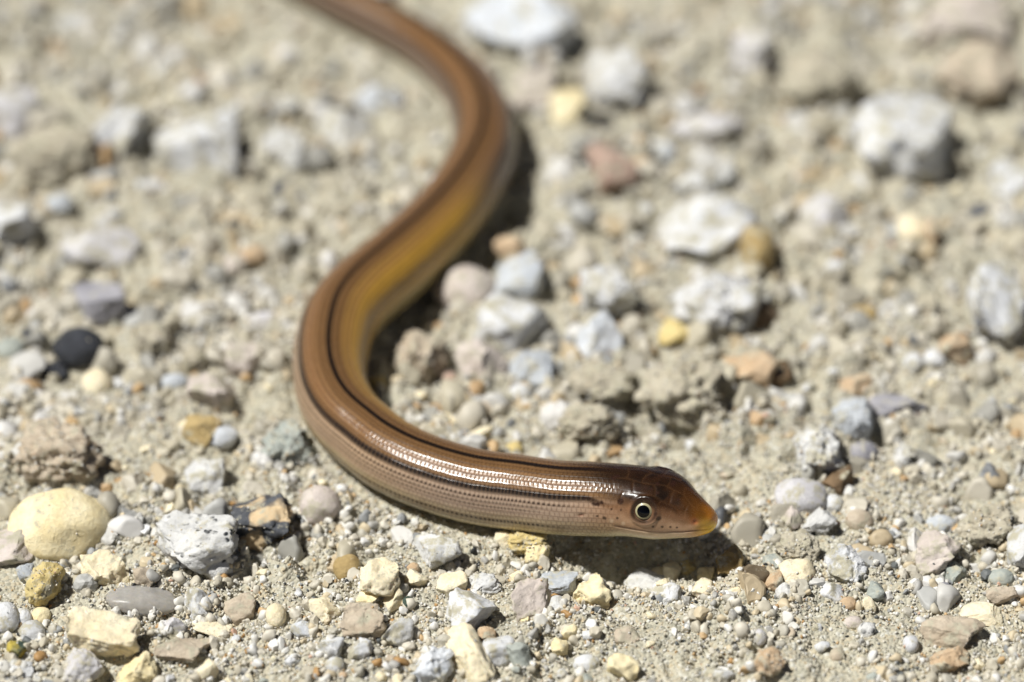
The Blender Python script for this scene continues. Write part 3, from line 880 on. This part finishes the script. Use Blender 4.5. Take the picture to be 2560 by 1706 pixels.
ES, ET = head_uv(1609, 1276)
disp = np.zeros_like(S2)
de = dist_to(ES, ET)
disp -= 0.36 * np.exp(-(de / 0.95) ** 2)                   # eye socket
disp += 0.16 * np.exp(-((de - 1.34) / 0.22) ** 2)           # lid rim
disp += 0.16 * np.exp(-((S2 - ES) / 1.6) ** 2 - ((np.abs(TH) - (ET - 0.42)) / 0.16) ** 2)   # brow
MOUTH = [zpx(1985, 905), zpx(1850, 925), zpx(1700, 944), zpx(1550, 942), zpx(1400, 930), zpx(1250, 908), zpx(1120, 884)]
ms_, mt_ = zip(*[head_uv(*p) for p in MOUTH])
o_ = np.argsort(ms_); ms_ = np.array(ms_)[o_]; mt_ = np.array(mt_)[o_]
mth = np.interp(S2, ms_, mt_); mth = np.where(S2 < 1.2, np.interp(1.2, ms_, mt_), mth)
dm = (np.abs(TH) - mth) * np.maximum(R, .6)[:, None]
mend = 1 - sstep(ms_[-1] - 0.6, ms_[-1] + 0.3, S2)
disp -= 0.11 * np.exp(-(dm / 0.09) ** 2) * mend * sstep(0.15, .5, S2)
NS, NT = head_uv(*zpx(1800, 860))
dn = dist_to(NS, NT); disp -= 0.14 * np.exp(-(dn / 0.2) ** 2)
GS, GT = head_uv(*zpx(855, 795))
dg = np.hypot((S2 - GS) * 0.8 + 0.5 * (np.abs(TH) - GT) * Rat(GS), ((np.abs(TH) - GT) * Rat(GS) - 0.3 * (S2 - GS)) * 2.2)
disp -= 0.12 * np.exp(-(dg / 0.32) ** 2)                     # ear slit
disp += 0.02 * perlin(V[..., 0] / 1.6, V[..., 1] / 1.6, V[..., 2] / 1.6) * sstep(1, 3, S2)
# plates of the head: shallow grooves between big shields on the crown
fade_pl = sstep(0.8, 1.6, S2) * (1 - sstep(9.5, 11.5, S2))
wob = 0.28 * perlin(S2 / 1.8, TH * 2.0, 12.2)
cell_s, cell_t = S2 / 1.9 + wob, (np.abs(TH) * np.maximum(R, 1.0)[:, None] + 0.75) / 1.5 + 0.8 * wob
rowi = np.floor(cell_t); us = np.abs((cell_s + 0.5 * (rowi % 2)) % 1 - .5); ut = np.abs(cell_t % 1 - .5)
groove = np.exp(-((0.5 - us) / .05) ** 2) + np.exp(-((0.5 - ut) / .06) ** 2)
groove *= fade_pl * (np.abs(TH) < 1.05) * (de > 1.3)
disp -= 0.028 * np.clip(groove, 0, 1)
V = V + Nrm * disp[..., None]

# skin colours
def C3(c): return lin(c)
def lay(base, col, f):
    return base + (C3(col) - base) * np.clip(f, 0, 1)[..., None]
AT = np.abs(TH); deg = np.degrees(AT)
col = np.broadcast_to(C3((126, 94, 60)), S2.shape + (3,)).copy()
nzc = perlin(S2 / 3.0, TH * 2.2, 3.3)
warm_glow = sstep(26, 36, S2) * (1 - sstep(78, 100, S2))  # warm light from the right, painted into the skin, mainly the left flank
side_c = lay(np.broadcast_to(C3((166, 144, 124)), col.shape).copy(), (212, 164, 66), warm_glow * np.where(TH < 0, 1.0, .12))
low = lay(np.broadcast_to(C3((180, 160, 130)), col.shape).copy(), (206, 184, 120), warm_glow * np.where(TH < 0, .8, .2))
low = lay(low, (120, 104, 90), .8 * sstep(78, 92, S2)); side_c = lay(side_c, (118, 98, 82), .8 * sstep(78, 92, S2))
lside = (TH < 0) * warm_glow
f_side = (sstep(46, 62, deg) * (1 - lside) + sstep(8, 58, deg) * lside)[..., None]  # the painted light spreads further up the back on the left
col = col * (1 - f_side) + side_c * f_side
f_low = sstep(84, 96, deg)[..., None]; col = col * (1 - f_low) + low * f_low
col = lay(col, (214, 202, 164), sstep(112, 128, deg))
col = lay(col, (84, 60, 34), 0.5 * np.exp(-((deg - 13) / 6.0) ** 4))
col = lay(col, (146, 108, 74), 0.45 * np.exp(-((deg - 33) / 4.0) ** 2))
for dline, wd, st_ in ((10.5, 1.2, .6), (18, 1.3, .6), (26, 1.3, .55), (34, 1.3, .6), (42, 1.2, .5)):
    col = lay(col, (62, 42, 24), st_ * np.exp(-((deg - dline) / wd) ** 4))
PER = 0.44
cell = (S2 / PER) % 1.0
dash = 0.8 + 0.2 * sstep(0.08, .28, cell) * (1 - sstep(.72, .92, cell))
dash2 = sstep(0.1, .3, cell) * (1 - sstep(.5, .7, cell))
bodym = sstep(9.2, 12.5, S2)
col = lay(col, (14, 9, 6), 0.98 * np.exp(-(deg / (5.2)) ** 6) * (0.85 + 0.15 * dash) * bodym)
wl = 6.0 * np.interp(s, [0, 9, 11.5, 15, 60, 120], [0.2, .5, .7, 1.0, 1.05, .9])[:, None]
dl_c = 51.5 + 10 * (1 - sstep(10.5, 13, S2))
col = lay(col, (12, 9, 9), (0.97 * np.exp(-((deg - dl_c) / wl) ** 4)) * np.where(S2 < 40, dash, .9) * sstep(9.0, 9.8, S2) * (1 - .75 * lside))
for dline, wd, st_, fr in ((64.5, 1.9, 1.0, 12), (71.5, 1.6, .7, 14), (78, 1.6, .65, 15), (84, 1.1, .34, 16), (93, 1.3, .35, 17), (103, 2.8, 1.0, 13.5), (113, 1.3, .35, 18)):
    cph = (S2 / PER + 0.37 * dline) % 1.0; dline_ = sstep(0.05, .25, cph) * (1 - sstep(.6, .8, cph))
    dd_ = 0.25 + 0.75 * dline_ if dline in (64.5, 103) else 0.7 + 0.3 * dline_
    dd_ = np.where(S2 < 42, dd_, .75)
    col = lay(col, (40, 26, 20), st_ * np.exp(-((deg - dline) / wd) ** 4) * dd_ * sstep(fr, fr + 4, S2))
# a grey-blue smudge breaks the painted warm glow on the bend
col = lay(col, (112, 92, 66), .75 * np.exp(-((S2 - 47) / 1.3) ** 2 - ((deg - 66) / 9) ** 2) * (TH < 0))
# head
nzh = perlin(V[..., 0] / .9, V[..., 1] / .9, V[..., 2] / .9)
hd = 1 - sstep(8.5, 13.0, S2)
h_top = lay(np.broadcast_to(C3((46, 27, 12)), col.shape).copy(), (24, 14, 6), sstep(-.2, .3, nzh))
hcol = h_top
hcol = lay(hcol, (108, 78, 54), sstep(42, 64, deg + 9 * nzh))
hcol = lay(hcol, (176, 142, 112), sstep(64, 88, deg + 7 * nzh))
hcol = lay(hcol, (216, 190, 158), sstep(-0.35, 0.35, dm) * sstep(70, 90, deg))
hcol = lay(hcol, (222, 212, 176), sstep(0.5, 1.5, dm) * sstep(80, 100, deg))
col = col * (1 - hd[..., None]) + hcol * hd[..., None]
# neck: the flank goes orange-tan behind the head
col = lay(col, (170, 128, 92), .45 * np.exp(-((S2 - 11.0) / 2.6) ** 2) * sstep(50, 66, deg) * (1 - sstep(100, 116, deg)))
col = lay(col, (34, 20, 9), .9 * np.exp(-((S2 - 10.5) / 4.5) ** 2) * (1 - sstep(18, 38, deg)))
# snout turns orange then yellow
col = lay(col, (200, 128, 40), .97 * (1 - sstep(0.1, 3.6, S2 + 0.5 * nzh - 0.5 * sstep(60, 110, deg))) ** 2.2)
col = lay(col, (250, 206, 74), .95 * (1 - sstep(0.3, 2.3, S2)) * sstep(25, 85, deg))
col = lay(col, (96, 60, 24), .5 * (1 - sstep(2.0, 5.0, S2)) * sstep(0.6, 1.6, S2) * (1 - sstep(40, 70, deg)))
col = lay(col, (112, 78, 48), .13 * np.clip(groove, 0, 1))
col = lay(col, (120, 66, 40), .65 * np.exp(-(dm / .10) ** 2) * mend * sstep(1.2, 2.5, S2))
col = lay(col, (150, 70, 44), .55 * np.exp(-(dn / .35) ** 2))
col = lay(col, (116, 60, 44), .7 * np.exp(-(dg / .28) ** 2))
DARK = [(1180,672,.30),(1000,702,.17),(1030,686,.15),(980,706,.13),(985,800,.12),(1045,815,.17),(1150,815,.13),(1290,580,.20),(1330,568,.16),(1380,560,.15),
        (1430,570,.15),(1480,600,.17),(1455,888,.12),(1528,892,.14),(1592,896,.12),(1645,902,.10),(1610,510,.22),(1500,455,.16),(1500,812,.22),(1470,775,.18),
        (965,700,.12),(905,648,.14),(940,655,.12),(1105,740,.10),(1180,745,.09),(1650,660,.12),(1575,640,.10),(1160,470,.22),(1130,480,.2)]
nsp = perlin(V[..., 0] / .25, V[..., 1] / .25, V[..., 2] / .25)
for zx, zy, r_ in DARK:
    a1, a2 = head_uv(*zpx(zx, zy))
    r_ *= 1.3; d1 = dist_to(a1, a2) + 0.05 * nsp
    col = lay(col, (44, 26, 18), .85 * (1 - sstep(r_ * .55, r_ * 1.15, d1)))
for zx, zy, r_ in [(1100,838,.36),(1200,862,.36),(1290,930,.3),(1380,945,.3)]:
    a1, a2 = head_uv(*zpx(zx, zy)); col = lay(col, (214, 190, 160), .6 * (1 - sstep(.1, r_, dist_to(a1, a2))))
col = lay(col, (48, 30, 20), .85 * np.exp(-((de - 1.12) / .24) ** 2))            # dark skin round the lids
col = col * (1 + 0.10 * perlin(V[..., 0] / .5, V[..., 1] / .5, V[..., 2] / .5))[..., None]
col = np.clip(col, 0.002, 1)

n_s = len(s)
vid = np.arange(n_s * NA).reshape(n_s, NA); nxt = np.roll(vid, -1, axis=1)
F = np.column_stack([vid[:-1].ravel(), nxt[:-1].ravel(), nxt[1:].ravel(), vid[1:].ravel()])
root = bpy.data.objects.new('legless_lizard', None); COL.objects.link(root)
base = C[np.searchsorted(s, 30.0)].copy(); base[2] = 0
root.location = Vector(base * MM); root.empty_display_size = 0.005
tag(root, 'slender brown legless lizard with dark stripes curving over the sand, snout yellow', 'lizard')
bme = mesh_np('body', (V.reshape(-1, 3) - base) * MM, F)
ca = bme.color_attributes.new('skin', 'FLOAT_COLOR', 'POINT')
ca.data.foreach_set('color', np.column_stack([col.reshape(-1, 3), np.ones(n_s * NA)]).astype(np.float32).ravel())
# scale coordinates: rows round the body, scales along it, and how strong the scales are
ROWS = 44
att = bme.attributes.new('scale_co', 'FLOAT_VECTOR', 'POINT')
smask = np.clip(sstep(8.5, 12, S2) , 0.0, 1)
att.data.foreach_set('vector', np.stack([S2 / PER + .22 * perlin(S2 / .9, TH * 5, 71.), (TH / (2 * math.pi) + .5) * ROWS + .12 * perlin(S2 / 1.3, TH * 4, 75.), smask], -1).astype(np.float32).ravel())

def skin_mat():
    m = bpy.data.materials.new('lizard_skin')
    nt, bs, N, L = nodes_of(m)
    at = N.new('ShaderNodeAttribute'); at.attribute_name = 'skin'
    sc = N.new('ShaderNodeAttribute'); sc.attribute_name = 'scale_co'
    sp = N.new('ShaderNodeSeparateXYZ'); L.new(sc.outputs['Vector'], sp.inputs[0])
    def mth_(op, a, b=None, c=None):
        n = N.new('ShaderNodeMath'); n.operation = op
        for i, v in enumerate((a, b, c)):
            if v is None: continue
            if isinstance(v, (int, float)): n.inputs[i].default_value = v
            else: L.new(v, n.inputs[i])
        return n.outputs[0]
    row = mth_('FLOOR', sp.outputs[1])
    stag = mth_('MULTIPLY', mth_('MODULO', row, 2.0), 0.5)
    fu = mth_('FRACT', mth_('ADD', sp.outputs[0], stag))
    fv = mth_('FRACT', sp.outputs[1])
    du = mth_('ABSOLUTE', mth_('SUBTRACT', fu, 0.5)); dv = mth_('ABSOLUTE', mth_('SUBTRACT', fv, 0.5))
    # domed scale, highest at its middle and steep at the edges
    e = mth_('MAXIMUM', mth_('POWER', mth_('MULTIPLY', du, 2.0), 3.0), mth_('POWER', mth_('MULTIPLY', dv, 2.0), 3.0))
    hgt = mth_('MULTIPLY', mth_('SUBTRACT', 1.0, e), sp.outputs[2])
    bp = N.new('ShaderNodeBump'); bp.inputs['Distance'].default_value = 0.000022; bp.inputs['Strength'].default_value = 0.8
    L.new(hgt, bp.inputs['Height'])
    tc = N.new('ShaderNodeTexCoord'); nz = N.new('ShaderNodeTexNoise'); nz.inputs['Scale'].default_value = 7000; nz.inputs['Detail'].default_value = 3
    L.new(tc.outputs['Object'], nz.inputs['Vector'])
    bp2 = N.new('ShaderNodeBump'); bp2.inputs['Distance'].default_value = 0.00001; bp2.inputs['Strength'].default_value = 0.5
    L.new(nz.outputs[0], bp2.inputs['Height']); L.new(bp.outputs[0], bp2.inputs['Normal']); L.new(bp2.outputs[0], bs.inputs['Normal'])
    # seams between scales a little darker
    mx = N.new('ShaderNodeMix'); mx.data_type = 'RGBA'; mx.blend_type = 'MULTIPLY'
    L.new(mth_('MULTIPLY', mth_('MULTIPLY', e, sp.outputs[2]), 0.6), mx.inputs[0])
    L.new(at.outputs['Color'], mx.inputs[6]); mx.inputs[7].default_value = (0.45, 0.40, 0.36, 1)
    L.new(mx.outputs[2], bs.inputs['Base Color'])
    mr = N.new('ShaderNodeMapRange'); mr.inputs[3].default_value = 0.18; mr.inputs[4].default_value = 0.34; L.new(nz.outputs[0], mr.inputs[0])
    L.new(mr.outputs[0], bs.inputs['Roughness'])
    bs.inputs['Specular IOR Level'].default_value = 0.4
    bs.inputs['Subsurface Weight'].default_value = 0.05
    bs.inputs['Subsurface Radius'].default_value = (1.0, 0.5, 0.25)
    bs.inputs['Subsurface Scale'].default_value = 0.0004
    bs.inputs['Coat Weight'].default_value = 0.0; bs.inputs['Coat Roughness'].default_value = 0.15
    return m
body = obj('body', bme, skin_mat(), root)

def plain(name, c, rough, coat=0.0, spec=0.5):
    m = bpy.data.materials.new(name); nt, bs, N, L = nodes_of(m)
    nz = N.new('ShaderNodeTexNoise'); nz.inputs['Scale'].default_value = 9000
    tc = N.new('ShaderNodeTexCoord'); L.new(tc.outputs['Object'], nz.inputs['Vector'])
    mr = N.new('ShaderNodeMapRange'); mr.inputs[3].default_value = .8; mr.inputs[4].default_value = 1.2; L.new(nz.outputs[0], mr.inputs[0])
    hs = N.new('ShaderNodeHueSaturation'); hs.inputs['Color'].default_value = rgba(c); L.new(mr.outputs[0], hs.inputs['Value'])
    L.new(hs.outputs[0], bs.inputs['Base Color'])
    bs.inputs['Roughness'].default_value = rough; bs.inputs['Coat Weight'].default_value = coat; bs.inputs['Coat Roughness'].default_value = .03
    bs.inputs['Specular IOR Level'].default_value = spec
    return m
m_ball = plain('eye_dark', (30, 24, 20), .12, 1.0)
m_iris = plain('iris_pale_gold', (160, 152, 118), .4, .3)
m_pupil = plain('pupil_black', (4, 4, 5), .08, 0.15, .25)
m_lid = plain('eyelid_skin', (74, 54, 38), .25, .3)

def sphere_cap(radius, a0, a1, n=48, k=10, bulge=0.0):
    """part of a ball round +Z between two angles from the pole"""
    an = np.linspace(a0, a1, k); t = np.linspace(0, 2 * math.pi, n, endpoint=False)
    A, B = np.meshgrid(an, t, indexing='ij'); r = radius + bulge
    v = np.stack([r * np.sin(A) * np.cos(B), r * np.sin(A) * np.sin(B), r * np.cos(A)], -1).reshape(-1, 3)
    i = np.arange(k * n).reshape(k, n); j = np.roll(i, -1, 1)
    f = np.column_stack([i[:-1].ravel(), i[1:].ravel(), j[1:].ravel(), j[:-1].ravel()])
    return v, f
def torus(Rm, rm, n=56, k=12, flat=1.0, oval=1.0, close=0.0):
    t = np.linspace(0, 2 * math.pi, n, endpoint=False); q = np.linspace(0, 2 * math.pi, k, endpoint=False)
    A, B = np.meshgrid(t, q, indexing='ij')
    rmv = rm * (1 + close * np.sin(A))
    x = (Rm * oval + rmv * np.cos(B)) * np.cos(A); y = (Rm + rmv * np.cos(B)) * np.sin(A); z = rmv * np.sin(B) * flat
    v = np.stack([x, y, z], -1).reshape(-1, 3)
    i = np.arange(n * k).reshape(n, k); j = np.roll(i, -1, 0); l = np.roll(i, -1, 1); jl = np.roll(j, -1, 1)
    return v, np.column_stack([i.ravel(), j.ravel(), jl.ravel(), l.ravel()])
ei = int(np.searchsorted(s, ES))
for sgn in (1, -1):
    ti = int(np.argmin(np.abs(th - sgn * ET)))
    ax = SIDE[ei] * math.sin(th[ti]) * 1.0 + UPV[ei] * math.cos(th[ti]) * 1.0 + T[ei] * 0.12
    ax /= np.linalg.norm(ax)
    fw = T[ei] - ax * np.dot(T[ei], ax); fw /= np.linalg.norm(fw)
    upd = np.cross(ax, fw); 
    if upd[2] < 0: upd = -upd
    fwd = np.cross(upd, ax)
    Mx = np.column_stack([fwd, upd, ax])
    surf = C[ei] + SIDE[ei] * offx[ei, ti] + UPV[ei] * offz[ei, ti]
    RB = 1.2
    cen = surf - ax * (RB - 0.10)
    put = lambda v, c0: (v @ Mx.T + c0 - base) * MM
    v, f = sphere_cap(RB, 0.0005, 1.5, k=24)
    eye = obj('eye', mesh_np('eye', put(v, cen), f), m_ball, root)
    v, f = sphere_cap(RB, 0.53, 0.72, k=8, bulge=.012); obj('iris', mesh_np('iris', put(v, cen), f), m_iris, eye)
    v, f = sphere_cap(RB, 0.0005, 0.52, k=14, bulge=.018); obj('pupil', mesh_np('pupil', put(v, cen), f), m_pupil, eye)
    v, f = torus(1.03, 0.13, oval=1.16, close=.3)
    v[:, 2] -= 0.22 * (v[:, 0] / 1.0) ** 2 * 0.5
    obj('eyelid', mesh_np('eyelid', put(v, cen + ax * (RB * math.cos(0.95) + 0.10)), f), m_lid, eye)
